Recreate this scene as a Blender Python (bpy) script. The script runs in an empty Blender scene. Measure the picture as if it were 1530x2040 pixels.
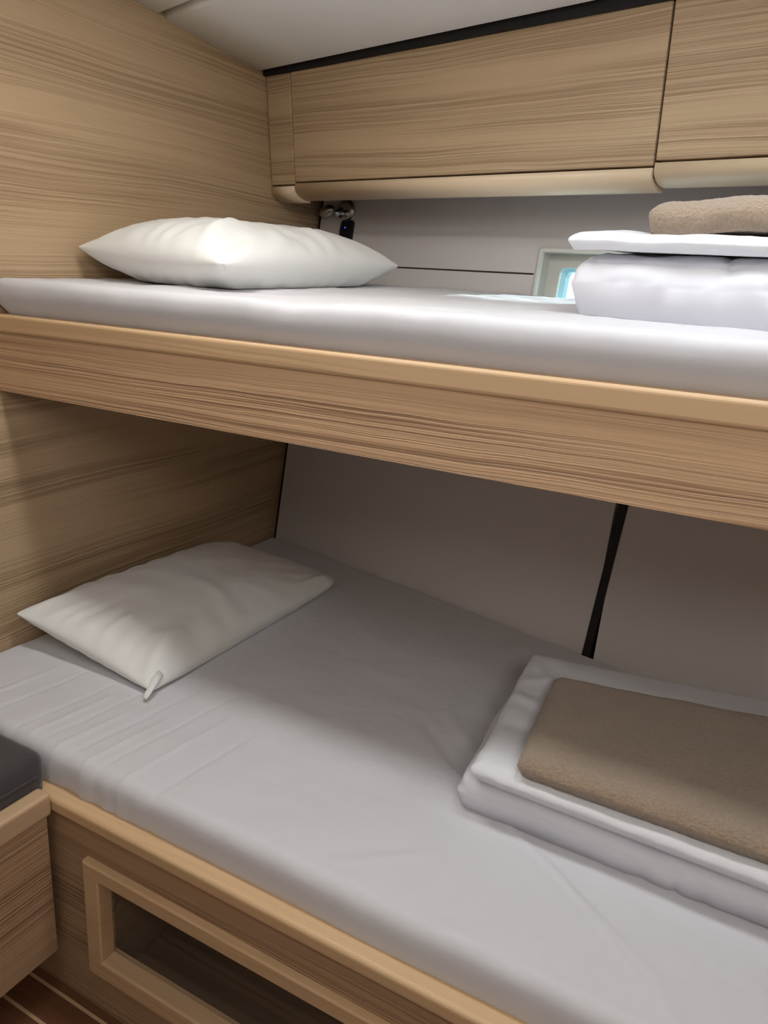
import bpy, bmesh, math, random
from mathutils import Vector, Matrix, noise
C = bpy.context.scene.collection
S = 1.35                       # metres per survey unit
FLOOR = -0.92
def P(x, y, z): return Vector(((x + 1) * S, y * S, (z - FLOOR) * S))

# ------------------------------------------------------------- camera
F, YAW, PITCH, ROLL = 1529.08, -0.48492828, 0.29663578, -0.06037676
fw = Vector((math.sin(YAW) * math.cos(PITCH), math.cos(YAW) * math.cos(PITCH), -math.sin(PITCH)))
rt = Vector((math.cos(YAW), -math.sin(YAW), 0)); dn = fw.cross(rt)
r2 = math.cos(ROLL) * rt + math.sin(ROLL) * dn
d2 = -math.sin(ROLL) * rt + math.cos(ROLL) * dn
cd = bpy.data.cameras.new('camera'); cam = bpy.data.objects.new('camera', cd); C.objects.link(cam)
R = Matrix((r2, -d2, -fw)).transposed()
cam.matrix_world = Matrix.Translation(P(0, 0, 0)) @ R.to_4x4()
cd.sensor_fit = 'HORIZONTAL'; cd.sensor_width = 36; cd.lens = F / 1530 * 36; cd.clip_start = .02
bpy.context.scene.camera = cam

# ------------------------------------------------------------- world, lights, exposure
w = bpy.data.worlds.new('world'); bpy.context.scene.world = w; w.use_nodes = True
w.node_tree.nodes['Background'].inputs[0].default_value = (.82, .96, 1, 1)
w.node_tree.nodes['Background'].inputs[1].default_value = 2.4
vs = bpy.context.scene.view_settings
vs.view_transform = 'Standard'; vs.look = 'None'; vs.gamma = 1; vs.use_curve_mapping = False
vs.exposure = 0.1
def area(name, loc, target, sx, sy, power, col, spread=180):
    l = bpy.data.lights.new(name, 'AREA'); l.shape = 'RECTANGLE'; l.size = sx; l.size_y = sy
    l.energy = power; l.color = col; l.spread = math.radians(spread)
    o = bpy.data.objects.new(name, l); C.objects.link(o); o.location = loc
    o.rotation_euler = (target - loc).to_track_quat('-Z', 'Y').to_euler()
    return o
area('deck_hatch_light', P(-.05, .65, .385), P(-.05, .655, -1), .34, .14, 3.2, (.88, .94, 1))
area('cabin_light', P(-.55, .630, .385), P(-.55, .64, -1), .38, .12, 3.5, (1, .965, .91))
area('front_fill_light', P(.42, -.22, .36), P(-.25, 1.25, .0), .5, .35, 6.4, (1, .96, .92))  # added soft fill from behind the camera, no real source modelled
area('left_hatch_light', P(-.45, .15, .42), P(-.5, .3, -1), .4, .4, 3.0, (.90, .95, 1))
area('right_fill_light', P(.32, .95, .33), P(.1, .95, -1), .12, .12, .25, (.95, .97, 1))  # extra weak fill added beside the right locker, not a fitted lamp
sun = bpy.data.lights.new('sun', 'SUN'); sun.energy = 9; sun.angle = math.radians(1.5); sun.color = (.95, .98, 1)
so = bpy.data.objects.new('sun', sun); C.objects.link(so)
so.rotation_euler = Vector((-.42, -.85, -.155)).to_track_quat('-Z', 'Y').to_euler()

# ------------------------------------------------------------- materials
def mat(name):
    m = bpy.data.materials.new(name); m.use_nodes = True
    nt = m.node_tree; return m, nt, nt.nodes['Principled BSDF']
def N(nt, t, **k):
    n = nt.nodes.new(t)
    for a, b in k.items(): setattr(n, a, b)
    return n
def math_(nt, op, a, b=None, c=None):
    n = N(nt, 'ShaderNodeMath', operation=op)
    for i, v in enumerate((a, b, c)):
        if v is None: continue
        if isinstance(v, (int, float)): n.inputs[i].default_value = v
        else: nt.links.new(v, n.inputs[i])
    return n.outputs[0]
def comb(nt, x, y, z):
    n = N(nt, 'ShaderNodeCombineXYZ')
    for i, v in enumerate((x, y, z)):
        if isinstance(v, (int, float)): n.inputs[i].default_value = v
        else: nt.links.new(v, n.inputs[i])
    return n.outputs[0]
def noise_(nt, vec, scale, detail=3, rough=.5, dims='3D'):
    n = N(nt, 'ShaderNodeTexNoise', noise_dimensions=dims)
    nt.links.new(vec, n.inputs['Vector']); n.inputs['Scale'].default_value = scale
    n.inputs['Detail'].default_value = detail; n.inputs['Roughness'].default_value = rough
    return n.outputs['Fac']
def ramp(nt, fac, stops):
    n = N(nt, 'ShaderNodeValToRGB'); e = n.color_ramp.elements
    while len(e) < len(stops): e.new(.5)
    for i, (p, c) in enumerate(stops): e[i].position = p; e[i].color = (*c, 1)
    nt.links.new(fac, n.inputs[0]); return n.outputs[0]
def mixc(nt, fac, a, b, mode='MIX'):
    n = N(nt, 'ShaderNodeMix', data_type='RGBA', blend_type=mode)
    if isinstance(fac, (int, float)): n.inputs[0].default_value = fac
    else: nt.links.new(fac, n.inputs[0])
    for i, v in ((6, a), (7, b)):
        if isinstance(v, tuple): n.inputs[i].default_value = (*v, 1)
        else: nt.links.new(v, n.inputs[i])
    return n.outputs[2]
def bump(nt, bsdf, h, strength, dist):
    b = N(nt, 'ShaderNodeBump'); b.inputs['Strength'].default_value = strength
    b.inputs['Distance'].default_value = dist
    nt.links.new(h, b.inputs['Height']); nt.links.new(b.outputs[0], bsdf.inputs['Normal'])

def wood(name, light, dark, along='x', across='z', freq=55, contrast=1.0, rough=.42, seed=0.0, bmp=.5, warp=2.2, cf=.5):
    m, nt, bs = mat(name)
    tc = N(nt, 'ShaderNodeTexCoord'); sp = N(nt, 'ShaderNodeSeparateXYZ'); nt.links.new(tc.outputs['Object'], sp.inputs[0])
    ax = {'x': sp.outputs[0], 'y': sp.outputs[1], 'z': sp.outputs[2]}
    third = [k for k in 'xyz' if k not in (along, across)][0]
    a, b, c = ax[along], ax[across], ax[third]
    a = math_(nt, 'ADD', a, seed); 
    wv = comb(nt, math_(nt, 'MULTIPLY', a, .9), math_(nt, 'MULTIPLY', b, 2.6), math_(nt, 'MULTIPLY', c, 3 * min(1, cf * 2)))
    wn = noise_(nt, wv, 1.0, 1.5, .45)
    wv2 = comb(nt, math_(nt, 'MULTIPLY', a, 3.5), math_(nt, 'MULTIPLY', b, 14), 0.0)
    wn2 = noise_(nt, wv2, 1.0, 2, .5)
    v = math_(nt, 'ADD', math_(nt, 'MULTIPLY', b, freq), math_(nt, 'MULTIPLY', wn, warp * freq * .05))
    v = math_(nt, 'ADD', v, math_(nt, 'MULTIPLY', wn2, freq * .009))
    cz = math_(nt, 'MULTIPLY', c, freq * cf)
    l1 = noise_(nt, comb(nt, v, math_(nt, 'MULTIPLY', a, .5), cz), 1.0, 1, .5)
    l2 = noise_(nt, comb(nt, math_(nt, 'MULTIPLY', v, 2.6), math_(nt, 'MULTIPLY', a, 1.5), cz), 1.0, 1, .5)
    msk = noise_(nt, comb(nt, math_(nt, 'MULTIPLY', a, .8), math_(nt, 'MULTIPLY', v, .13), seed), 1.0, 1, .5)
    msk = ramp(nt, msk, [(.38, (.16,) * 3), (.56, (1,) * 3)])
    ln = ramp(nt, l1, [(.43, (0,) * 3), (.50, (1,) * 3), (.53, (.9,) * 3), (.62, (0,) * 3)])
    ln2 = ramp(nt, l2, [(.42, (0,) * 3), (.58, (1,) * 3)])
    k = math_(nt, 'MULTIPLY', msk, math_(nt, 'ADD', math_(nt, 'MULTIPLY', ln, .62), math_(nt, 'MULTIPLY', ln2, .34)))
    fib = noise_(nt, comb(nt, math_(nt, 'MULTIPLY', a, 9), math_(nt, 'MULTIPLY', b, 260), math_(nt, 'MULTIPLY', c, 520 * cf)), 1.0, 2, .6)
    tone = noise_(nt, comb(nt, math_(nt, 'MULTIPLY', a, 1.3), math_(nt, 'MULTIPLY', b, 5), math_(nt, 'MULTIPLY', c, cf)), 1.0, 2, .5)
    col = mixc(nt, math_(nt, 'MULTIPLY', k, contrast), light, dark)
    col = mixc(nt, math_(nt, 'MULTIPLY', math_(nt, 'SUBTRACT', fib, .3), .35 * max(contrast, .35)), col, dark)
    tint = tuple(min(1, q * f) for q, f in zip(light, (.86, .80, .74)))
    col = mixc(nt, math_(nt, 'MULTIPLY', tone, .45), col, tint)
    nt.links.new(col, bs.inputs['Base Color'])
    bs.inputs['Roughness'].default_value = rough
    bump(nt, bs, math_(nt, 'MULTIPLY', k, -1.0), bmp, .0012)
    return m
LW, DW = (.56, .41, .255), (.27, .17, .092)
W_wall = wood('oak_laminate_bulkhead', LW, DW, 'y', 'z', 115, 1.05, .36, 3.1, 1.0, 1.3)
W_x = wood('oak_laminate_locker', (.57, .425, .265), DW, 'x', 'z', 135, .9, .42, 7.7, .9, 1.1, 0.0)
W_fas = wood('oak_laminate_fascia', (.70, .465, .28), (.235, .132, .075), 'x', 'z', 150, 1.0, .45, 11.3, .9, 1.3)
W_low = wood('oak_laminate_bunk_front', (.46, .30, .175), (.19, .11, .06), 'x', 'z', 130, 1.0, .45, 5.3, .9, .8)
W_box = wood('oak_laminate_bench', (.50, .33, .20), (.21, .12, .07), 'y', 'z', 120, .9, .45, 9.2, .9, .8)
W_trim = wood('solid_oak_trim', (.66, .455, .265), (.42, .26, .13), 'x', 'z', 70, .42, .38, 1.7, .15, 1.5)
W_trimtop = wood('solid_oak_rail', (.68, .465, .265), (.38, .235, .12), 'x', 'y', 60, .42, .40, 1.7, .15, 1.8)
W_lip = wood('oak_lip_bounce_lit', (.82, .66, .46), (.60, .44, .27), 'x', 'z', 45, .32, .38, 4.4, .1, 1.2, .02)  # lip oak lightened: mattress bounce light is put into its colour
W_tbox = wood('solid_oak_bench_trim', (.60, .42, .26), (.38, .25, .14), 'y', 'x', 60, .4, .4, 2.4, .15, 1.5)

def fabric(name, col, scale=900, b=.15, rough=.85, sheen=.2, var=.05):
    m, nt, bs = mat(name)
    tc = N(nt, 'ShaderNodeTexCoord')
    n1 = noise_(nt, tc.outputs['Object'], scale, 2, .6)
    n2 = noise_(nt, tc.outputs['Object'], 9, 4, .6)
    c = mixc(nt, math_(nt, 'MULTIPLY', n2, var * 3), col, tuple(q * .86 for q in col))
    nt.links.new(c, bs.inputs['Base Color']); bs.inputs['Roughness'].default_value = rough
    bs.inputs['Sheen Weight'].default_value = sheen
    h = math_(nt, 'ADD', math_(nt, 'MULTIPLY', n1, .3), math_(nt, 'MULTIPLY', noise_(nt, tc.outputs['Object'], 60, 4, .65), .5))
    bump(nt, bs, h, b, .002)
    return m
M_sheet = fabric('grey_white_fitted_sheet', (.655, .65, .675))
M_pillow = fabric('white_pillowcase', (.83, .83, .80), b=.12)
M_duvet = fabric('white_cotton', (.72, .72, .765), b=.12)
M_sheet2 = fabric('folded_white_sheet', (.76, .77, .80), b=.10)
M_hull = fabric('greige_hull_lining', (.70, .655, .635), 400, .04, .75, .05, .03)
M_cush = fabric('charcoal_upholstery', (.050, .042, .044), 500, .3, .9, .3, .1)
def towel_mat():
    m, nt, bs = mat('beige_terry'); tc = N(nt, 'ShaderNodeTexCoord')
    n = noise_(nt, tc.outputs['Object'], 240, 3, .7); n2 = noise_(nt, tc.outputs['Object'], 14, 3, .6)
    c = mixc(nt, n, (.32, .226, .152), (.55, .425, .303)); c = mixc(nt, math_(nt, 'MULTIPLY', n2, .35), c, (.29, .20, .13))
    nt.links.new(c, bs.inputs['Base Color']); bs.inputs['Roughness'].default_value = .95
    bs.inputs['Sheen Weight'].default_value = .4; bump(nt, bs, n, 1.0, .006); return m
M_towel = towel_mat()
def plain(name, col, rough=.5, metal=0, emit=None, es=0):
    m, nt, bs = mat(name); tc = N(nt, 'ShaderNodeTexCoord')
    n = noise_(nt, tc.outputs['Object'], 30, 3, .5)
    c = mixc(nt, math_(nt, 'MULTIPLY', n, .12), col, tuple(q * .8 for q in col))
    nt.links.new(c, bs.inputs['Base Color']); bs.inputs['Roughness'].default_value = rough; bs.inputs['Metallic'].default_value = metal
    if emit: bs.inputs['Emission Color'].default_value = (*emit, 1); bs.inputs['Emission Strength'].default_value = es
    return m
M_ceil = plain('white_headliner', (.90, .905, .90), .5)
M_black = plain('black_joint', (.006, .005, .006), .7)
M_brown = plain('dark_brown_groove', (.05, .025, .012), .6)
M_chrome = plain('chrome', (.62, .62, .63), .24, 1)
M_sock = plain('black_plastic', (.008, .008, .012), .3)
M_led = plain('blue_led', (.02, .02, .5), .4, 0, (.1, .08, 1), 1.2)
M_frame = plain('white_porthole_moulding', (.74, .73, .68), .35)
M_liner = plain('cream_porthole_liner', (.52, .50, .44), .5)
M_gask = plain('porthole_gasket', (.30, .62, .72), .3)
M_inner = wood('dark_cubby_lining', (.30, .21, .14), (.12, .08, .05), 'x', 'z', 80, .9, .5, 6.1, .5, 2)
def glass():
    m = bpy.data.materials.new('pane_glass'); m.use_nodes = True; nt = m.node_tree
    nt.nodes.remove(nt.nodes['Principled BSDF']); out = nt.nodes['Material Output']
    t = N(nt, 'ShaderNodeBsdfTransparent'); t.inputs[0].default_value = (.85, .97, 1, 1)
    g = N(nt, 'ShaderNodeBsdfGlossy'); g.inputs['Roughness'].default_value = .03
    mx = N(nt, 'ShaderNodeMixShader'); mx.inputs[0].default_value = .07
    nt.links.new(t.outputs[0], mx.inputs[1]); nt.links.new(g.outputs[0], mx.inputs[2]); nt.links.new(mx.outputs[0], out.inputs[0])
    return m
M_glass = glass()
def floor_mat():
    m, nt, bs = mat('teak_and_holly_floor'); tc = N(nt, 'ShaderNodeTexCoord'); sp = N(nt, 'ShaderNodeSeparateXYZ')
    nt.links.new(tc.outputs['Object'], sp.inputs[0])
    v = math_(nt, 'DIVIDE', math_(nt, 'SUBTRACT', sp.outputs[1], .501 * S - .0025 - 10 * .0535), .0535)
    fr = math_(nt, 'FRACT', v); st = math_(nt, 'LESS_THAN', fr, .11)
    g = noise_(nt, comb(nt, math_(nt, 'MULTIPLY', sp.outputs[0], 5), math_(nt, 'MULTIPLY', sp.outputs[1], 120), 0.0), 1, 3, .6)
    teak = mixc(nt, g, (.20, .085, .04), (.09, .035, .018))
    c = mixc(nt, st, teak, (.50, .33, .19))
    nt.links.new(c, bs.inputs['Base Color']); bs.inputs['Roughness'].default_value = .35
    return m
M_floor = floor_mat()

# ------------------------------------------------------------- builders
def obj(name, bm, m, parent=None, smooth=False, label=None):
    me = bpy.data.meshes.new(name); off = Vector((0, 0, 0))
    p = parent
    while p is not None: off += p.location; p = p.parent
    bmesh.ops.translate(bm, verts=bm.verts, vec=-off)
    bmesh.ops.recalc_face_normals(bm, faces=bm.faces)
    if smooth:
        for f in bm.faces: f.smooth = True
    bm.to_mesh(me); bm.free(); me.materials.append(m)
    o = bpy.data.objects.new(name, me); C.objects.link(o)
    if parent: o.parent = parent
    if label: o['label'] = label
    return o
def tag(o, label, cat, group=None):
    o['label'] = label; o['category'] = cat
    if group: o['group'] = group
    return o
def thing(name, label, cat, loc, group=None):
    o = bpy.data.objects.new(name, None); C.objects.link(o); o.location = loc; o.empty_display_size = .05
    bpy.context.view_layer.update()
    return tag(o, label, cat, group)
def struct(name, bm, m, label=None, smooth=False):
    o = obj(name, bm, m, None, smooth); o['kind'] = 'structure'
    if label: o['label'] = label
    return o
def hexa(bm, pts):
    """pts: 4 bottom (ccw) then 4 top, world vectors"""
    v = [bm.verts.new(p) for p in pts]
    for f in ((3, 2, 1, 0), (4, 5, 6, 7), (0, 1, 5, 4), (1, 2, 6, 5), (2, 3, 7, 6), (3, 0, 4, 7)):
        bm.faces.new([v[i] for i in f])
def box(bm, x0, x1, y0, y1, z0, z1):
    hexa(bm, [P(x0, y0, z0), P(x1, y0, z0), P(x1, y1, z0), P(x0, y1, z0), P(x0, y0, z1), P(x1, y0, z1), P(x1, y1, z1), P(x0, y1, z1)])
def B(*a):
    bm = bmesh.new(); box(bm, *a); return bm
def bev(bm, w, seg=2, edges=None):
    bmesh.ops.bevel(bm, geom=list(edges or bm.edges), offset=w, segments=seg, affect='EDGES', profile=.5); return bm
def extr(prof, dvec, fn=None):
    """prof: list of world points (closed polygon), swept by dvec"""
    bm = bmesh.new()
    a = [bm.verts.new(p) for p in prof]; b = [bm.verts.new(p + dvec) for p in prof]
    n = len(prof); bm.faces.new(a[::-1]); bm.faces.new(b)
    for i in range(n): bm.faces.new((a[i], a[(i + 1) % n], b[(i + 1) % n], b[i]))
    return bm

# hull frame: the hull lining runs 12 degrees off the bunk's axis and flares outward going up
ZS, YS = [-.95, -.65, -.589, -.375, .13, .36, .5], [1.28, 1.345, 1.357, 1.398, 1.508, 1.556, 1.583]
def yh(z):
    for i in range(len(ZS) - 1):
        if z <= ZS[i + 1]: break
    t = (z - ZS[i]) / (ZS[i + 1] - ZS[i]); return YS[i] + t * (YS[i + 1] - YS[i])
EX, EY = .9766, -.2149
def H(u, z, off=0):            # off > 0 : into the cabin
    return P(-1 + u * EX + off * EY, yh(z) + u * EY - off * EX, z)
def hull_y(x, z=0): return yh(z) - .22 * (x + 1)
XR = .56                       # right bulkhead
UR = (XR + 1) / EX
def hpatch(bm, u0, u1, z0, z1, off, th, nz=6, bulge=0):
    """a panel following the flare, between two heights"""
    rows = []
    for j in range(nz + 1):
        z = z0 + (z1 - z0) * j / nz
        rows.append([bm.verts.new(H(u, z, o)) for u, o in ((u0, off), (u1, off), (u1, off - th), (u0, off - th))])
    for j in range(nz):
        for i in range(4):
            k = (i + 1) % 4; bm.faces.new((rows[j][i], rows[j][k], rows[j + 1][k], rows[j + 1][i]))
    bm.faces.new(rows[0][::-1]); bm.faces.new(rows[-1])

# ------------------------------------------------------------- room shell
def cz(y): return .353 + (1.309 - y) * .068
bm = B(-1.03, -1, -.5, 1.60, FLOOR, .53); struct('wall_left', bm, W_wall, 'oak laminate bulkhead at the head of both bunks')
bm = B(XR, XR + .03, -.5, 1.60, FLOOR, .53); struct('wall_right', bm, W_wall)
bm = B(-1.03, XR + .03, -.53, -.5, FLOOR, .53); struct('wall_front', bm, M_ceil)
bm = B(-1.03, XR + .03, -.53, 1.60, FLOOR - .03, FLOOR); struct('floor', bm, M_floor, 'teak floor with thin pale stripes')
# ceiling: two headliner panels with a rounded joint; seam drifts toward the camera going right
def seam_y(x): return 1.045 - .285 * (x + 1)
def ceil_panel(ya, yb, zoff, th=.03, r=.008, which=0):
    bm = bmesh.new(); n = 14; rows = []
    for i in range(n + 1):
        x = -1 + (XR + 1) * i / n; a, b = ya(x), yb(x)
        prof = []
        for k in range(5):
            t = k / 4 * math.pi / 2
            prof.append((a + r * (1 - math.sin(t)), r * (1 - math.cos(t))))
        prof = prof[::-1]          # from vertical edge to flat
        pts = [(a, th)] + [(a + r - r * math.cos(t), r - r * math.sin(t)) for t in [q * math.pi / 8 for q in range(5)]]
        pts += [(b - r + r * math.cos(t), r - r * math.sin(t)) for t in [math.pi / 2 - q * math.pi / 8 for q in range(5)]] + [(b, th)]
        rows.append([bm.verts.new(P(x, y, cz(y) + zoff + dz)) for y, dz in pts])
    m = len(rows[0])
    for i in range(n):
        for k in range(m):
            q = (k + 1) % m; bm.faces.new((rows[i][k], rows[i][q], rows[i + 1][q], rows[i + 1][k]))
    bm.faces.new(rows[0]); bm.faces.new(rows[-1][::-1]); return bm
LY = lambda x: 1.309 - .22 * (x + 1)                # locker face line at its top
c1 = struct('ceiling', ceil_panel(lambda x: seam_y(x) + .002, lambda x: LY(x) - .012, 0), M_ceil, 'white headliner above the lockers', True)
c2 = obj('headliner_panel', ceil_panel(lambda x: -.5, lambda x: seam_y(x) - .004, .004, r=.012), M_ceil, c1, True)
bm = bmesh.new(); hexa(bm, [P(-1.03, -.53, .51), P(XR, -.53, .51), P(XR, 1.6, .40), P(-1.03, 1.6, .40), P(-1.03, -.53, .54), P(XR, -.53, .54), P(XR, 1.6, .54), P(-1.03, 1.6, .54)])
obj('deck', bm, M_black, c1)

# hull lining with a hole for the porthole
PU0, PU1, PZ0, PZ1 = .575, .86, -.075, .058
bm = bmesh.new()
TH = .02
LO0, LO1 = -.60, -.165
hpatch(bm, .010, .7895, LO0, LO1, 0, TH); hpatch(bm, .8015, UR, LO0, LO1, 0, TH)
hpatch(bm, .010, PU0, LO1, .0185, 0, TH, 3); hpatch(bm, .010, PU0 - .012, .0215, .16, 0, TH, 3)
hpatch(bm, PU0 - .012, PU0, .0185, PZ1, 0, TH, 2); hpatch(bm, PU0 - .012, PU0, PZ1, .16, 0, TH, 2)
hpatch(bm, PU0, PU1, LO1, PZ0, 0, TH, 2); hpatch(bm, PU0, PU1, PZ1, .16, 0, TH, 2)
hpatch(bm, PU1, UR, LO1, .16, 0, TH, 4)
struct('wall_back', bm, M_hull, 'grey hull lining behind the bunks')
# skin of the boat behind the lining, with the window hole
WU0, WU1, WZ0, WZ1 = .603, .83, -.062, .032
bm = bmesh.new()
o_ = -.038
for a in ((0 - .03, WU0, -.95, .45), (WU1, UR + .03, -.95, .45), (WU0, WU1, -.95, WZ0), (WU0, WU1, WZ1, .45)):
    hpatch(bm, *a, o_, .01, 4)
struct('wall_hull', bm, M_black, 'outer hull skin')
bm = bmesh.new(); hpatch(bm, .552, .7895, .0185, .0215, -.006, .004, 1)
bm.free()
bm = bmesh.new(); hpatch(bm, .0, PU0 - .012, .0175, .0225, -.003, .006, 1)
struct('trim_1', bm, M_brown, 'dark brown joint line in the hull lining beside the porthole')
bm = bmesh.new(); hpatch(bm, .0, .012, LO0, .155, -.004, .01, 6)
struct('trim_2', bm, M_black, 'black corner joint between bulkhead and hull lining')
# leaning black joint under the upper bunk
bm = bmesh.new()
za, zb = LO0, LO1
def ul(z): return .7895 + (z + .58) * .062 - .002
rows = []
for j in range(7):
    z = za + (zb - za) * j / 6
    rows.append([bm.verts.new(H(u, z, o)) for u, o in ((ul(z) - .006, .0025), (ul(z) + .008, .0025), (ul(z) + .008, -.018), (ul(z) - .006, -.018))])
for j in range(6):
    for i in range(4):
        k = (i + 1) % 4; bm.faces.new((rows[j][i], rows[j][k], rows[j + 1][k], rows[j + 1][i]))
bm.faces.new(rows[0][::-1]); bm.faces.new(rows[-1])
struct('trim_3', bm, M_black, 'slanting black joint strip on the hull lining behind the lower bunk')
# black strip painting in the shadow gap between ceiling and lockers
bm = bmesh.new(); hexa(bm, [P(-1, LY(-1) - .006, .349), P(XR, LY(XR) - .006, .358), P(XR, LY(XR) + .02, .358), P(-1, LY(-1) + .02, .349),
                            P(-1, LY(-1) - .006, .375), P(XR, LY(XR) - .006, .395), P(XR, LY(XR) + .02, .395), P(-1, LY(-1) + .02, .375)])
struct('trim_4', bm, M_black, 'black strip painted in as the shadow gap between headliner and lockers')

# ------------------------------------------------------------- porthole (window_1)
def frame_loops(loops, m_name=None):
    bm = bmesh.new(); L = []
    for (u0, u1, z0, z1, off, r) in loops:
        pts = []
        for (cu, cz_, a0) in ((u1 - r, z1 - r, 0), (u0 + r, z1 - r, 90), (u0 + r, z0 + r, 180), (u1 - r, z0 + r, 270)):
            for k in range(7):
                t = math.radians(a0 + 15 * k); pts.append((cu + r * math.cos(t), cz_ + r * math.sin(t)))
        L.append([bm.verts.new(H(u, z, off)) for u, z in pts])
    n = len(L[0])
    for a, b in zip(L, L[1:]):
        for i in range(n): bm.faces.new((a[i], a[(i + 1) % n], b[(i + 1) % n], b[i]))
    return bm, L
win = thing('window_1', None, None, H(.70, -.01)); del win['label']; del win['category']; win['kind'] = 'structure'
win['label'] = 'small rectangular porthole with white moulding, half hidden by folded bedding'
f = .0
bm, _ = frame_loops([(PU0 - .006, PU1 + .006, PZ0 - .006, PZ1 + .008, .000, .004), (PU0 - .006, PU1 + .006, PZ0 - .006, PZ1 + .008, .006, .004),
                     (PU0 - .003, PU1 + .003, PZ0 - .003, PZ1 + .005, .008, .003), (PU0 + .001, PU1 - .001, PZ0 + .001, PZ1 + .000, .008, .002), (PU0 + .002, PU1 - .002, PZ0 + .002, PZ1 - .001, .0, .002)])
obj('window_frame', bm, M_frame, win)
bm, L = frame_loops([(PU0 + .001, PU1 - .001, PZ0 + .001, PZ1, .006, .002), (PU0 + .003, PU1 - .004, PZ0 + .004, PZ1 - .002, -.022, .004),
                     (WU0 - .002, WU1 + .002, WZ0 - .002, WZ1 + .002, -.0225, .008), (WU0 + .001, WU1 - .001, WZ0 + .001, WZ1 - .001, -.038, .008)])
obj('recess_liner', bm, M_liner, win)
bm, L = frame_loops([(WU0 - .0005, WU1, WZ0 - .0005, WZ1 + .0005, -.026, .009), (WU0 + .008, WU1 - .008, WZ0 + .006, WZ1 - .005, -.029, .010), (WU0 + .010, WU1 - .010, WZ0 + .007, WZ1 - .006, -.0385, .010)])
obj('gasket', bm, M_gask, win)
bm, L = frame_loops([(WU0, WU1, WZ0, WZ1, -.0375, .009)]); bm.faces.new(L[0])
obj('pane', bm, M_glass, win)

# ------------------------------------------------------------- overhead lockers
# face plane leans: at x=-1 y=1.309 at z=.353 and y=1.333 at z=.16
def LK(x, z, off=0):           # off>0 into the cabin
    y = 1.309 + (.353 - z) * .124 - .22 * (x + 1); return P(x + off * EY, y - off * EX, z)
def dv(x0, x1): return P(x1, -.22 * (x1 - x0), 0) - P(x0, 0, 0)
def locker(x0, x1, zs, name, label, ztop0, ztop1, wood_m, lipm=W_lip, fac=0):
    t = thing(name, label, 'locker', LK((x0 + x1) / 2, .165), 'overhead lockers')
    g = .0015
    bm = bmesh.new()
    # door: slab with softened edges
    a = [LK(x0 + g, zs + .0015, fac), LK(x1 - g, zs + .0015, fac), LK(x1 - g, zs + .0015, -.02), LK(x0 + g, zs + .0015, -.02),
         LK(x0 + g, ztop0, fac), LK(x1 - g, ztop1, fac), LK(x1 - g, ztop1, -.02), LK(x0 + g, ztop0, -.02)]
    hexa(bm, a); bev(bm, .0022, 2)
    obj('door', bm, wood_m, t)
    # lip: rounded solid wood underside, swept along the hull
    prof = [(-.02, zs - .0015), (fac, zs - .0015), (fac + .001, zs - .009)]
    r = .026; zc = zs - .009
    for k in range(1, 9):
        th = math.radians(k * 90 / 8); prof.append((fac + .001 - r * (1 - math.cos(th)) * 1.3, zc - (r * .75) * math.sin(th)))
    prof += [(-.042, zc - r * .75), (-.042, zs - .0015)]
    bm = bmesh.new()
    A = [bm.verts.new(LK(x0 + g, z, o)) for o, z in prof]; Bv = [bm.verts.new(LK(x1 - g, z, o)) for o, z in prof]
    n = len(prof); bm.faces.new(A[::-1]); bm.faces.new(Bv)
    for i in range(n): bm.faces.new((A[i], A[(i + 1) % n], Bv[(i + 1) % n], Bv[i]))
    o = obj('lip', bm, lipm, t, label='solid wood lip rounded under, coloured lighter for bounced light')
    for p in o.data.polygons: p.use_smooth = len(p.vertices) == 4 and 1 < p.index - 2 + 1 < 12
    # carcass behind
    bm = bmesh.new(); hexa(bm, [LK(x0, zs, -.021), LK(x1, zs, -.021), LK(x1, zs, -.15), LK(x0, zs, -.15), LK(x0, .345, -.021), LK(x1, .345, -.021), LK(x1, .345, -.15), LK(x0, .345, -.15)])
    obj('carcass', bm, M_brown, t)
    if name == 'locker_filler': del t['group']; t['category'] = 'panel'
    return t
locker(-1, -.9325, .160, 'locker_filler', 'narrow wooden filler panel between bulkhead and long overhead locker', .349, .349, W_x, fac=-.001)
locker(-.9325, -.2325, .164, 'overhead_locker', 'long wooden overhead locker above the pillow, left of the dark divider', .349, .354, W_x)
locker(-.2325, XR, .1700, 'overhead_locker', 'wooden overhead locker right of the dark divider above the folded bedding', .354, .360, W_x, fac=.0005)
# divider shows as dark groove
bm = bmesh.new(); hexa(bm, [LK(-.2345, .15, -.006), LK(-.2305, .15, -.006), LK(-.2305, .15, -.02), LK(-.2345, .15, -.02), LK(-.2345, .354, -.0045), LK(-.2305, .354, -.0045), LK(-.2305, .354, -.02), LK(-.2345, .354, -.02)])
struct('trim_5', bm, M_brown, 'dark groove between the two overhead lockers')

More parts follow.
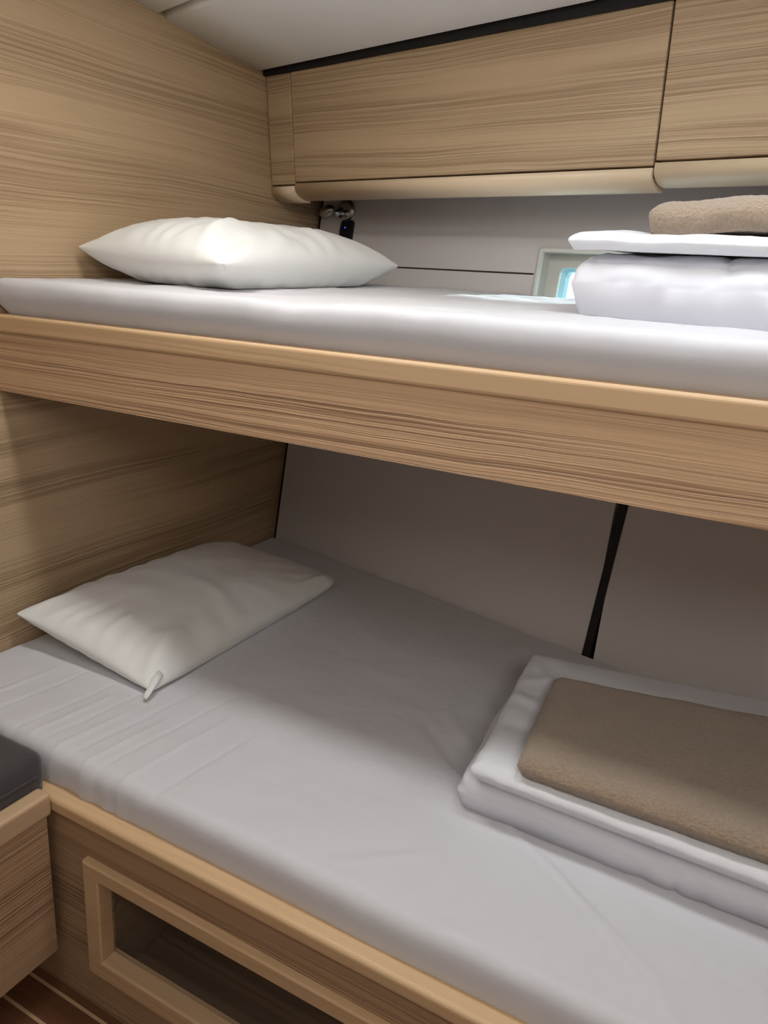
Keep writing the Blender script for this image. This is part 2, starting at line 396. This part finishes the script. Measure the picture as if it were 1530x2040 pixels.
# ------------------------------------------------------------- soft slabs
def fbm(p, s, o=3): return noise.fractal(p * s, .7, 2.0, o)
def ridge(x, y, segs):
    z = 0
    for (ax, ay, bx, by, h, wd) in segs:
        dx, dy = bx - ax, by - ay; L2 = dx * dx + dy * dy
        t = max(0, min(1, ((x - ax) * dx + (y - ay) * dy) / L2)); px, py = ax + t * dx, ay + t * dy
        d = math.hypot(x - px, y - py); z += h * math.exp(-(d / wd) ** 2) * (math.sin(math.pi * max(.02, min(.98, t))) ** .5)
    return z
def axis_params(L, T, r, n, ns=5, na=6):
    """position and drop along one axis of a rounded slab of length L and thickness T"""
    out = []
    for k in range(ns): out.append((0, T - (T - 2 * r) * 0 - (T - r) * k / ns if False else r + (T - 2 * r) * (1 - k / ns) + (r if k == 0 else 0)))
    for k in range(na): a = math.pi / 2 * k / na; out.append((r - r * math.cos(a), r - r * math.sin(a)))
    m = [(r + (L - 2 * r) * k / n, 0) for k in range(n + 1)]
    return out + m + [(L - p, d) for p, d in reversed(out)]
def slab(q, T, r, ztop, n=(60, 30), rc=.02, disp=None, side=None):
    """q: 4 plan corners (x,y) in order (x0y0),(x1y0),(x1y1),(x0y1). T thickness, ztop(x,y) survey height"""
    W = (Vector(q[1]) - Vector(q[0])).length; D = (Vector(q[3]) - Vector(q[0])).length
    ax = axis_params(W, T, r, n[0]); ay = axis_params(D, T, r, n[1])
    bm = bmesh.new(); rows = []
    for (py, dy) in ay:
        row = []
        for (px, dx) in ax:
            a, b = px, py
            # round plan corners
            ca = rc if a < rc else (W - rc if a > W - rc else None); cb = rc if b < rc else (D - rc if b > D - rc else None)
            if ca is not None and cb is not None:
                u, v = a - ca, b - cb; m = max(abs(u), abs(v)); l = math.hypot(u, v)
                if l > 1e-9: a, b = ca + u * m / l, cb + v * m / l
            s, t = a / W, b / D
            X = (1 - t) * ((1 - s) * q[0][0] + s * q[1][0]) + t * ((1 - s) * q[3][0] + s * q[2][0])
            Y = (1 - t) * ((1 - s) * q[0][1] + s * q[1][1]) + t * ((1 - s) * q[3][1] + s * q[2][1])
            drop = min(T, max(dx, dy)); zt = ztop(X, Y)
            Z = zt - drop * 1.0
            k = drop / T
            if disp:
                ddx, ddy, ddz = disp(X, Y, Z, k, s, t); X += ddx; Y += ddy; Z += ddz
            row.append(bm.verts.new(P(X, Y, Z)))
        rows.append(row)
    for j in range(len(rows) - 1):
        for i in range(len(rows[0]) - 1):
            bm.faces.new((rows[j][i], rows[j][i + 1], rows[j + 1][i + 1], rows[j + 1][i]))
    # closed bottom (perimeter fan)
    per = rows[0][:] + [r_[-1] for r_ in rows[1:]] + rows[-1][-2::-1] + [r_[0] for r_ in rows[-2:0:-1]]
    bm.faces.new(per[::-1])
    bmesh.ops.remove_doubles(bm, verts=bm.verts, dist=1e-5)
    return bm

# ------------------------------------------------------------- upper bunk
YU = .70
RTU = -.079
ub = thing('upper_bunk', 'upper wooden bunk with deep grained fascia and pale rounded rail', 'bunk', P(-.2, YU, -.186))
bm = B(-1, XR, YU - .002, YU + .030, RTU - .0245, RTU); 
es = [e for e in bm.edges if abs(e.verts[0].co.y - e.verts[1].co.y) < 1e-4 and abs(e.verts[0].co.x - e.verts[1].co.x) > .1]
bev(bm, .006, 4, es); obj('rail', bm, W_trim, ub, label='pale solid wood rail along the top')
bm = B(-1, XR, YU + .002, YU + .022, -.186, RTU - .024); obj('fascia', bm, W_fas, ub)
bm = bmesh.new(); hexa(bm, [P(-1, YU + .022, -.165), P(XR, YU + .022, -.165), P(XR, hull_y(XR, -.16) - .003, -.165), P(-1, hull_y(-1, -.16) - .003, -.165),
                            P(-1, YU + .022, -.150), P(XR, YU + .022, -.150), P(XR, hull_y(XR, -.16) - .003, -.150), P(-1, hull_y(-1, -.16) - .003, -.150)])
obj('base_board', bm, W_low, ub)

def zmu(x, y):
    t = max(0, min(1, (y - .74) / .6)); return -.0315 + .0165 * t + .0012 * math.sin(x * 9 + 1) * t
def dmu(X, Y, Z, k, s, t):
    p = Vector((X, Y, Z)) * 1.0
    d = .0022 * fbm(p, 9) + .0008 * fbm(p, 40)
    # gathered corner near the bulkhead and a slack waviness on the hanging side
    g = math.exp(-((X + .985) / .025) ** 2) * k * .003 * math.sin(Z * 400)
    return (0, (-.004 * math.sin(math.pi * min(1, k)) * (1 if t < .5 else 0)) + d * k + g - (k * .030 if t > .5 else 0) + (.028 * max(0, min(1, (-.074 - Z) / .008)) if t < .5 else 0), d * (1 - k))
q = [(-1.0, .705), (XR - .01, .705), (XR - .01, hull_y(XR) - .010), (-.996, hull_y(-1) - .010)]
o = obj('mattress', slab(q, .115, .012, zmu, (200, 80), .014, dmu), M_sheet, None, True)
tag(o, 'mattress in pale grey fitted sheet on the upper bunk', 'mattress')

# ------------------------------------------------------------- lower bunk
YL = .51; RTL = -.622
lb = thing('lower_bunk', 'lower wooden bunk base with framed storage opening and pale top rail', 'bunk', P(-.2, YL, FLOOR))
bm = B(-1, XR, YL - .001, YL + .028, RTL - .020, RTL)
es = [e for e in bm.edges if abs(e.verts[0].co.y - e.verts[1].co.y) < 1e-4 and abs(e.verts[0].co.x - e.verts[1].co.x) > .1]
bev(bm, .007, 4, es); obj('rail', bm, W_trimtop, lb, label='pale solid wood rail along the top')
OX0, OX1, OZ0, OZ1 = -.622, .22, -.826, -.702
bm = bmesh.new(); yf = YL + .004; yb_ = YL + .02
box(bm, -1, OX0, yf, yb_, FLOOR, RTL - .019); box(bm, OX1, XR, yf, yb_, FLOOR, RTL - .019)
box(bm, OX0, OX1, yf, yb_, FLOOR, OZ0); box(bm, OX0, OX1, yf, yb_, OZ1, RTL - .019)
obj('front_panel', bm, W_low, lb)
# mitred frame
bm = bmesh.new()
def rect(x0, x1, z0, z1, y): return [bm.verts.new(P(*p)) for p in ((x0, y, z0), (x1, y, z0), (x1, y, z1), (x0, y, z1))]
L = [rect(OX0 - .022, OX1 + .022, OZ0 - .026, OZ1 + .018, YL + .004), rect(OX0 - .022, OX1 + .022, OZ0 - .026, OZ1 + .018, YL - .004),
     rect(OX0 - .020, OX1 + .020, OZ0 - .024, OZ1 + .016, YL - .006), rect(OX0 + .001, OX1 - .001, OZ0 - .002, OZ1 - .001, YL - .006),
     rect(OX0 + .003, OX1 - .003, OZ0 + .001, OZ1 - .003, YL - .004), rect(OX0 + .003, OX1 - .003, OZ0 + .001, OZ1 - .003, YL + .014)]
for a, b in zip(L, L[1:]):
    for i in range(4): bm.faces.new((a[i], a[(i + 1) % 4], b[(i + 1) % 4], b[i]))
obj('opening_frame', bm, W_trim, lb, label='pale mitred frame around the storage opening')
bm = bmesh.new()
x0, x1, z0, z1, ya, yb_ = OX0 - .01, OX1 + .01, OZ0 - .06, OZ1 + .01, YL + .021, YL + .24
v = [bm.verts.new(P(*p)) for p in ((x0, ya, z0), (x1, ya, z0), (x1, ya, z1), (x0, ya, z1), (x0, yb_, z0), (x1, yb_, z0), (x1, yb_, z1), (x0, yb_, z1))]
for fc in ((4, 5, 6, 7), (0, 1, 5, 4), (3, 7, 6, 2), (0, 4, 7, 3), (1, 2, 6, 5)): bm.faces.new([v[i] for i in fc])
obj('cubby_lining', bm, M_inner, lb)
bm = bmesh.new(); hexa(bm, [P(-1, YL + .028, -.66), P(XR, YL + .028, -.66), P(XR, hull_y(XR, -.66) - .003, -.66), P(-1, hull_y(-1, -.66) - .003, -.66),
                            P(-1, YL + .028, -.645), P(XR, YL + .028, -.645), P(XR, hull_y(XR, -.645) - .003, -.645), P(-1, hull_y(-1, -.645) - .003, -.645)])
obj('base_board', bm, W_low, lb)

creases = [(-.16, .70, -.02, .58, .0010, .004), (-.33, .80, .0, .585, .0012, .0035), (-.20, .70, -.20, .62, -.001, .008), (-.23, .64, -.33, .56, .0009, .006),
           (-.02, .60, .03, .52, .001, .006), (-.13, .58, -.12, .53, -.001, .006), (.06, .56, .0, .5, .001, .01)]
for i, (x0, y0, L_) in enumerate([(-.80, .55, .20), (-.775, .545, .15), (-.752, .545, .23), (-.725, .54, .13), (-.70, .54, .26), (-.672, .54, .15), (-.65, .54, .30), (-.61, .54, .22), (-.86, .55, .2), (-.90, .55, .15), (-.56, .54, .2)]):
    creases.append((x0, y0 - .03, x0 + L_ * .12, y0 + L_ * .8, .0015 if i % 2 else -.0013, .0034))
creases += [(-.36, .90, -.24, .78, .0022, .012), (-.33, .97, -.25, .86, .0018, .012), (-.38, .86, -.26, .76, -.0018, .010)]
def zml(x, y): return -.577 + .0 * x
def dml(X, Y, Z, k, s, t):
    p = Vector((X, Y, Z))
    d = .0022 * fbm(p, 6) + .0006 * fbm(p, 35)
    r = ridge(X, Y, creases) * 1.2 if Y < 1.0 else 0
    front = 1 if t < .5 else 0
    belly = -.006 * math.sin(math.pi * min(1, k)) * front
    pl = 0
    if front and k > .05 and X < -.5:
        pl = .0022 * math.sin(X * 150 + 3 * math.sin(X * 31)) * k * max(0, min(1, (-.5 - X) * 5))
    return (0, belly + d * k * .6 - r * k + pl, (d + r) * (1 - k))
q = [(-.995, .535), (XR - .01, .535), (XR - .01, hull_y(XR, -.6) - .004), (-.995, hull_y(-1, -.6) - .004)]
o = obj('mattress', slab(q, .066, .014, zml, (560, 200), .02, dml), M_sheet, None, True)
tag(o, 'mattress in creased grey fitted sheet on the lower bunk', 'mattress')

# ------------------------------------------------------------- pillows
def pillow(cor, H_top, H_bot, zbed, seedv, pinch=.035, n=56, bulge_mid=None, sag=.0, folds=(), pw=.55, rcs=None, wamp=1.0):
    """cor: 4 corners (x,y,z)"""
    A, B_, C_, D_ = [Vector(c) for c in cor]
    bm = bmesh.new(); grids = []
    mid = sum((Vector(c) for c in cor), Vector()) / 4
    for side in (1, -1):
        g = []
        for j in range(n + 1):
            row = []
            for i in range(n + 1):
                # denser near the edges
                u = math.sin((i / n - .5) * math.pi) ; v = math.sin((j / n - .5) * math.pi)
                s, t = (u + 1) / 2, (v + 1) / 2
                # concave sides between pointed corners
                pu = u * (1 - pinch * (1 - v * v) * 1.0); pv = v * (1 - pinch * .8 * (1 - u * u))
                ss, tt = (pu + 1) / 2, (pv + 1) / 2
                if rcs:
                    rc_ = rcs[(0 if u < 0 else 1) if v < 0 else (3 if u < 0 else 2)]
                    au, av = abs(2 * ss - 1), abs(2 * tt - 1)
                    if au > 1 - rc_ and av > 1 - rc_:
                        du, dv_ = au - 1 + rc_, av - 1 + rc_; m_ = max(du, dv_); l_ = math.hypot(du, dv_)
                        au, av = 1 - rc_ + du * m_ / l_, 1 - rc_ + dv_ * m_ / l_
                        ss = (math.copysign(au, u) + 1) / 2; tt = (math.copysign(av, v) + 1) / 2
                p = (1 - tt) * ((1 - ss) * A + ss * B_) + tt * ((1 - ss) * D_ + ss * C_)
                e = max(0, 1 - u * u) * max(0, 1 - v * v)
                prof = (max(0, 1 - abs(u) ** 2.6) * max(0, 1 - abs(v) ** 3.0)) ** pw
                seam = e ** .4
                q3 = Vector((p.x * 9, p.y * 9, seedv + side * 3))
                wr = (noise.fractal(q3, .8, 2, 3) * .45 + noise.fractal(q3 * 3.0, .8, 2, 3) * .25) * wamp
                # puckers running in from the edges
                rad = math.atan2(v, u)
                edge = max(abs(u), abs(v)) ** 4 * (1 - max(abs(u), abs(v)) ** 12)
                pk = math.sin(rad * 26 + 4 * noise.noise(Vector((u * 2, v * 2, seedv)))) * edge * .10
                if side > 0: z = p.z - sag * seam + prof * (H_top * (1 + .12 * wr) + .0) + pk * H_top * .5
                else: z = p.z - sag * seam - prof * (H_bot * (1 + .1 * wr)) + pk * H_bot * .4
                for (fx, fy, gx, gy, fh, fwd) in folds:
                    z += ridge(s, t, [(fx, fy, gx, gy, fh, fwd)]) * (1 if side > 0 else .3) * min(1, seam * 4)
                z = max(z, zbed(p.x, p.y) + .0012)
                row.append(bm.verts.new(P(p.x, p.y, z)))
            g.append(row)
        grids.append(g)
        for j in range(n):
            for i in range(n):
                f = (g[j][i], g[j][i + 1], g[j + 1][i + 1], g[j + 1][i])
                bm.faces.new(f if side > 0 else f[::-1])
    a, b = grids
    bmesh.ops.remove_doubles(bm, verts=bm.verts, dist=.0006)
    return bm
zb_u = lambda x, y: zmu(x, y)
bm = pillow([(-.985, .840, .017), (-.655, .775, .004), (-.660, 1.255, .020), (-.985, 1.30, .02)], .058, .060, zb_u, 2.3, .05, sag=.002, n=90, wamp=1.3, rcs=(.02, .10, .03, .1),
            folds=[(.80, .03, .70, .30, .010, .05), (.92, .02, .88, .22, -.006, .03), (.97, .62, .75, .55, .004, .04), (.97, .45, .8, .42, -.004, .03)], pw=.50)
o = obj('pillow', bm, M_pillow, None, True); tag(o, 'plump white pillow on the upper bunk against the bulkhead', 'pillow')
zb_l = lambda x, y: -.577
bm = pillow([(-.978, .680, -.519), (-.712, .690, -.569), (-.700, 1.165, -.556), (-.985, 1.165, -.540)], .046, .045, zb_l, 8.1, .03, sag=.004, rcs=(.03, .03, .14, .16), n=90, wamp=1.3,
            folds=[(.06, .03, .18, .25, .003, .025), (.35, .04, .42, .22, -.003, .02), (.55, .04, .58, .2, .003, .02), (.75, .03, .72, .2, -.003, .02), (.5, .5, .9, .45, .003, .03), (.97, .02, .8, .22, .012, .05), (.99, .45, .93, .47, .003, .012), (.2, .97, .3, .8, .004, .03), (.93, .8, .96, .97, .005, .02), (.1, .93, .85, .955, -.0025, .012)], pw=.5)
o = obj('pillow', bm, M_pillow, None, True); tag(o, 'flatter white pillow on the lower bunk, half in shade', 'pillow')
# folded tip of the pillowcase at its near right corner
bm = bmesh.new()
pts = [(-.722, .715, -.556, .010), (-.716, .700, -.560, .0075), (-.711, .688, -.564, .006), (-.709, .679, -.568, .0055), (-.708, .674, -.571, .0035)]
rows = []
for (x, y, z, r) in pts:
    rows.append([bm.verts.new(P(x + r * math.cos(t) * .9, y, z + r * math.sin(t) * .55)) for t in [k * math.pi / 5 for k in range(10)]])
for a, b in zip(rows, rows[1:]):
    for i in range(10): bm.faces.new((a[i], a[(i + 1) % 10], b[(i + 1) % 10], b[i]))
bm.faces.new(rows[0][::-1]); bm.faces.new(rows[-1])
obj('pillowcase_tip', bm, M_pillow, o, True)

# ------------------------------------------------------------- folded bedding
def folded(name, q, z0, T, r, m, label, cat, seed, amp=.004, bow=0.0, group=None, n=(70, 40), seams=(), layers=0, rise=None, terry=0, rc=.018, fat=.005):
    def zt(x, y): return z0 + T + (rise(x, y) if rise else 0)
    def dp(X, Y, Z, k, s, t):
        p = Vector((X, Y, Z * 2 + seed))
        d = amp * noise.fractal(p * 14, .8, 2, 3) + amp * .35 * noise.fractal(p * 45, .8, 2, 2)
        kk = math.sin(math.pi * min(1, k))                       # side bulge
        fy = -1 if t < .5 else 1; fx = -1 if s < .5 else 1
        et = min(t, 1 - t); es = min(s, 1 - s)
        dy = fy * kk * (.006 + d) if et < .04 else 0
        dx = fx * kk * (fat + d) if es < .04 else 0
        low = 1 - k
        if layers and es < .06:                                   # layered cloth edges on the end
            dx += fx * .0025 * math.sin(k * math.pi * 2 * layers) * min(1, k * 6)
        b = bow * math.sin(math.pi * s) * (1 if t < .5 else 0) * (1 - t) ** 6
        z = d * low * .8
        for (sx, dep, wd) in seams:                               # stitched seam over the front
            z -= dep * math.exp(-((s - sx - .03 * math.sin(k * 4)) / wd) ** 2) * low
            dy += dep * math.exp(-((s - sx) / wd) ** 2) * k
        if terry: z += terry * noise.noise(Vector((X, Y, Z)) * 260) ; dy += fy * terry * noise.noise(Vector((X, Z, Y)) * 260) * k
        return (dx, dy + b, z)
    o = obj(name, slab(q, T, min(r, T * .48), zt, n, rc, dp), m, None, True)
    tag(o, label, cat, group); return o
# upper stack (turned with the hull)
def quad(x0, y0, L, D, ang):
    c, s = math.cos(ang), math.sin(ang)
    return [(x0, y0), (x0 + L * c, y0 + L * s), (x0 + L * c - D * s, y0 + L * s + D * c), (x0 - D * s, y0 + D * c)]
UA = math.radians(-13)
wav = lambda a, b, ph: (lambda x, y: a * math.sin(x * 26 + ph) * math.exp(-((y - .9) / .12) ** 2) + b * math.sin(x * 11 + ph * 2))
folded('folded_duvet', quad(-.2405, .885, .46, .27, UA), -.028, .068, .028, M_duvet, 'thick folded white duvet at the bottom of the upper bunk pile', 'bedding', 1.2, .004, -.004, n=(90, 50), seams=((.33, .0035, .006),), rise=lambda x, y: wav(.0012, .001, 1)(x, y) + .0275 * (y - .885), rc=.014, fat=.008)
folded('folded_sheet', quad(-.249, .872, .49, .285, UA), .0405, .018, .0088, M_sheet2, 'thin folded white sheet between duvet and towel on upper bunk', 'bedding', 4.4, .0018, 0, n=(90, 50), layers=0,
       rise=lambda x, y: .006 * math.exp(-((x + .205) / .030) ** 2) * math.exp(-((y - .93) / .05) ** 2) - .004 * max(0, x + .18) + .0275 * (y - .885), rc=.008)
folded('folded_towel', quad(-.173, .885, .38, .22, UA), .0585, .034, .016, M_towel, 'fluffy beige towel on top of the upper bunk pile', 'towel', 7.7, .003, 0, n=(120, 60), terry=.0009,
       rise=lambda x, y: .006 * max(0, min(1, (x + .13) / .05)) - .004 * max(0, x + .18) + .0275 * (y - .885), rc=.012)
# lower stack
LA = math.radians(1)
ql = [(-.253, .712), (.22, .712), (.22, 1.075), (-.275, .985)]
folded('folded_duvet', ql, -.5765, .050, .020, M_duvet, 'folded white duvet at the bottom of the lower bunk pile', 'bedding', 11.2, .0028, -.004, n=(110, 60), layers=2, seams=((.50, .004, .008), (.43, .003, .02), (.56, .002, .012)),
       rise=lambda x, y: .0018 * math.sin(x * 30), rc=.012)
ql = [(-.236, .700), (.21, .692), (.22, 1.085), (-.262, .985)]
folded('folded_sheet', ql, -.5250, .022, .010, M_sheet2, 'folded white sheet under the brown towel on lower bunk', 'bedding', 14.4, .0018, 0, n=(110, 60),
       rise=lambda x, y: .0035 * math.exp(-((y - .975) / .03) ** 2) + ridge(x, y, [(-.27, .87, -.195, .845, .0035, .010), (-.26, .90, -.20, .93, .003, .012), (-.255, .80, -.19, .79, -.003, .014), (-.25, .955, -.20, .90, .003, .008)]), rc=.006)
ql = [(-.186, .700), (.19, .702), (.19, .985), (-.206, .900)]
folded('folded_towel', ql, -.5015, .024, .011, M_towel, 'flat brown beige towel on top of the lower bunk pile', 'towel', 17.7, .002, 0, n=(140, 70), terry=.0008, rc=.010)

# ------------------------------------------------------------- bench seat and cushion
BX = -.695
bs_ = thing('bench_seat', 'wooden bench box with pale top trim in the lower left corner', 'bench', P(-.85, .2, -.843))
bm = B(BX - .018, BX, -.3, YL - .010, -.843, -.640); obj('side_panel', bm, W_box, bs_)
bm = B(-1, BX - .018, -.3, YL - .010, -.843, -.828); obj('bottom_panel', bm, W_box, bs_)
bm = B(-1, BX - .018, YL - .030, YL - .012, -.828, -.640); obj('end_panel', bm, W_box, bs_)
bm = B(-1, BX - .018, -.3, YL - .012, -.640, -.625); obj('seat_board', bm, W_box, bs_)
bm = B(BX - .021, BX + .002, -.3, YL - .003, -.642, -.611); bev(bm, .006, 4); obj('trim', bm, W_tbox, bs_, label='pale solid wood edge')
def dcu(X, Y, Z, k, s, t):
    return (.002 * math.sin(k * math.pi), .002 * math.sin(k * math.pi), .001 * fbm(Vector((X, Y, Z)), 12) - .002 * math.exp(-((k - .5) / .06) ** 2) * 0)
q = [(-.997, -.29), (BX - .022, -.29), (BX - .022, YL + .012), (-.997, YL + .012)]
cu = obj('seat_cushion', slab(q, .055, .014, lambda x, y: -.570, (30, 80), .018, dcu), M_cush, None, True)
tag(cu, 'dark charcoal cushion on the wooden bench in the lower left corner', 'cushion')
bm = bmesh.new()
rr = .0014; path = [(BX - .0205, -.27, -.596), (BX - .0195, YL - .006, -.596), (BX - .026, YL + .0065, -.596)]
rows = []
for (x, y, z) in path: rows.append([bm.verts.new(P(x + rr * math.cos(k * math.pi / 4), y, z + rr * math.sin(k * math.pi / 4))) for k in range(8)])
for a, b in zip(rows, rows[1:]):
    for i in range(8): bm.faces.new((a[i], a[(i + 1) % 8], b[(i + 1) % 8], b[i]))
obj('piping', bm, M_cush, cu, True)

# ------------------------------------------------------------- reading lamp and socket by the pillow
def hvec(u, z, off): return H(u, z, off)
hn = (H(.1, .1, .1) - H(.1, .1, 0)).normalized(); he = (H(.2, .1) - H(.1, .1)).normalized(); hz = he.cross(hn) * -1
if hz.z < 0: hz = -hz
def disc(bm, c, r, h, axis, seg=28, r_top=None, flat=1.0):
    zax = axis.normalized(); xax = he if abs(he.dot(zax)) < .9 else Vector((0, 0, 1)); xax = (xax - zax * xax.dot(zax)).normalized(); yax = zax.cross(xax)
    prof = [(0, 0), (r, 0), (r, h * .6), ((r_top or r) * .92, h * .92), ((r_top or r) * .75, h), (0, h)]
    rows = []
    for (rr_, hh) in prof:
        rows.append([bm.verts.new(c + zax * hh + xax * rr_ * math.cos(2 * math.pi * k / seg) + yax * rr_ * flat * math.sin(2 * math.pi * k / seg)) for k in range(seg)])
    for a, b in zip(rows, rows[1:]):
        for i in range(seg): bm.faces.new((a[i], a[(i + 1) % seg], b[(i + 1) % seg], b[i]))
    bmesh.ops.remove_doubles(bm, verts=bm.verts, dist=1e-6)
def ellip(bm, c, rx, ry, rz, ax, ay, az, seg=24):
    bmesh.ops.create_uvsphere(bm, u_segments=seg, v_segments=14, radius=1, matrix=Matrix.Translation(c) @ Matrix((ax * rx, ay * ry, az * rz)).transposed().to_4x4())
lamp = thing('reading_lamp', 'small chrome reading lamp tucked under the overhead locker', 'lamp', H(.088, .130, 0))
bm = bmesh.new(); disc(bm, H(.088, .130, .001), .030, .012, hn); obj('base', bm, M_chrome, lamp, True)
bm = bmesh.new(); ellip(bm, H(.084, .123, .020), .008, .018, .0125, he, hn, hz); obj('knuckle', bm, M_chrome, lamp, True)
bm = bmesh.new(); ax_ = (he * .95 + hz * .25).normalized(); az_ = (hz * .95 - he * .25).normalized()
ellip(bm, H(.047, .127, .022), .030, .015, .016, ax_, hn, az_); obj('lamp_head', bm, M_chrome, lamp, True)
sk = thing('power_socket', 'black rounded power socket with blue light on the hull lining behind the pillow', 'socket', H(.095, .085, 0))
bm = bmesh.new(); lo = []
def rr_rect(bm, cu_, cz_, w_, h_, r_, off):
    pts = []
    for (sx, sz, a0) in ((1, 1, 0), (-1, 1, 90), (-1, -1, 180), (1, -1, 270)):
        for k in range(7):
            t = math.radians(a0 + 15 * k); pts.append((cu_ + sx * (w_ - r_) + r_ * math.cos(t), cz_ + sz * (h_ - r_) + r_ * math.sin(t)))
    return [bm.verts.new(H(u, z, off)) for u, z in pts]
for (w_, h_, off) in ((.0175, .026, .0005), (.0175, .026, .006), (.0165, .025, .0085), (.015, .0235, .009), (.014, .0225, .0075)): lo.append(rr_rect(bm, .096, .085, w_, h_, .009, off))
for a, b in zip(lo, lo[1:]):
    for i in range(28): bm.faces.new((a[i], a[(i + 1) % 28], b[(i + 1) % 28], b[i]))
bm.faces.new(lo[-1]); obj('socket_cover', bm, M_sock, sk)
bm = bmesh.new(); disc(bm, H(.094, .095, .0076), .0022, .001, hn, 12); obj('indicator_light', bm, M_led, sk, label='tiny blue indicator light')
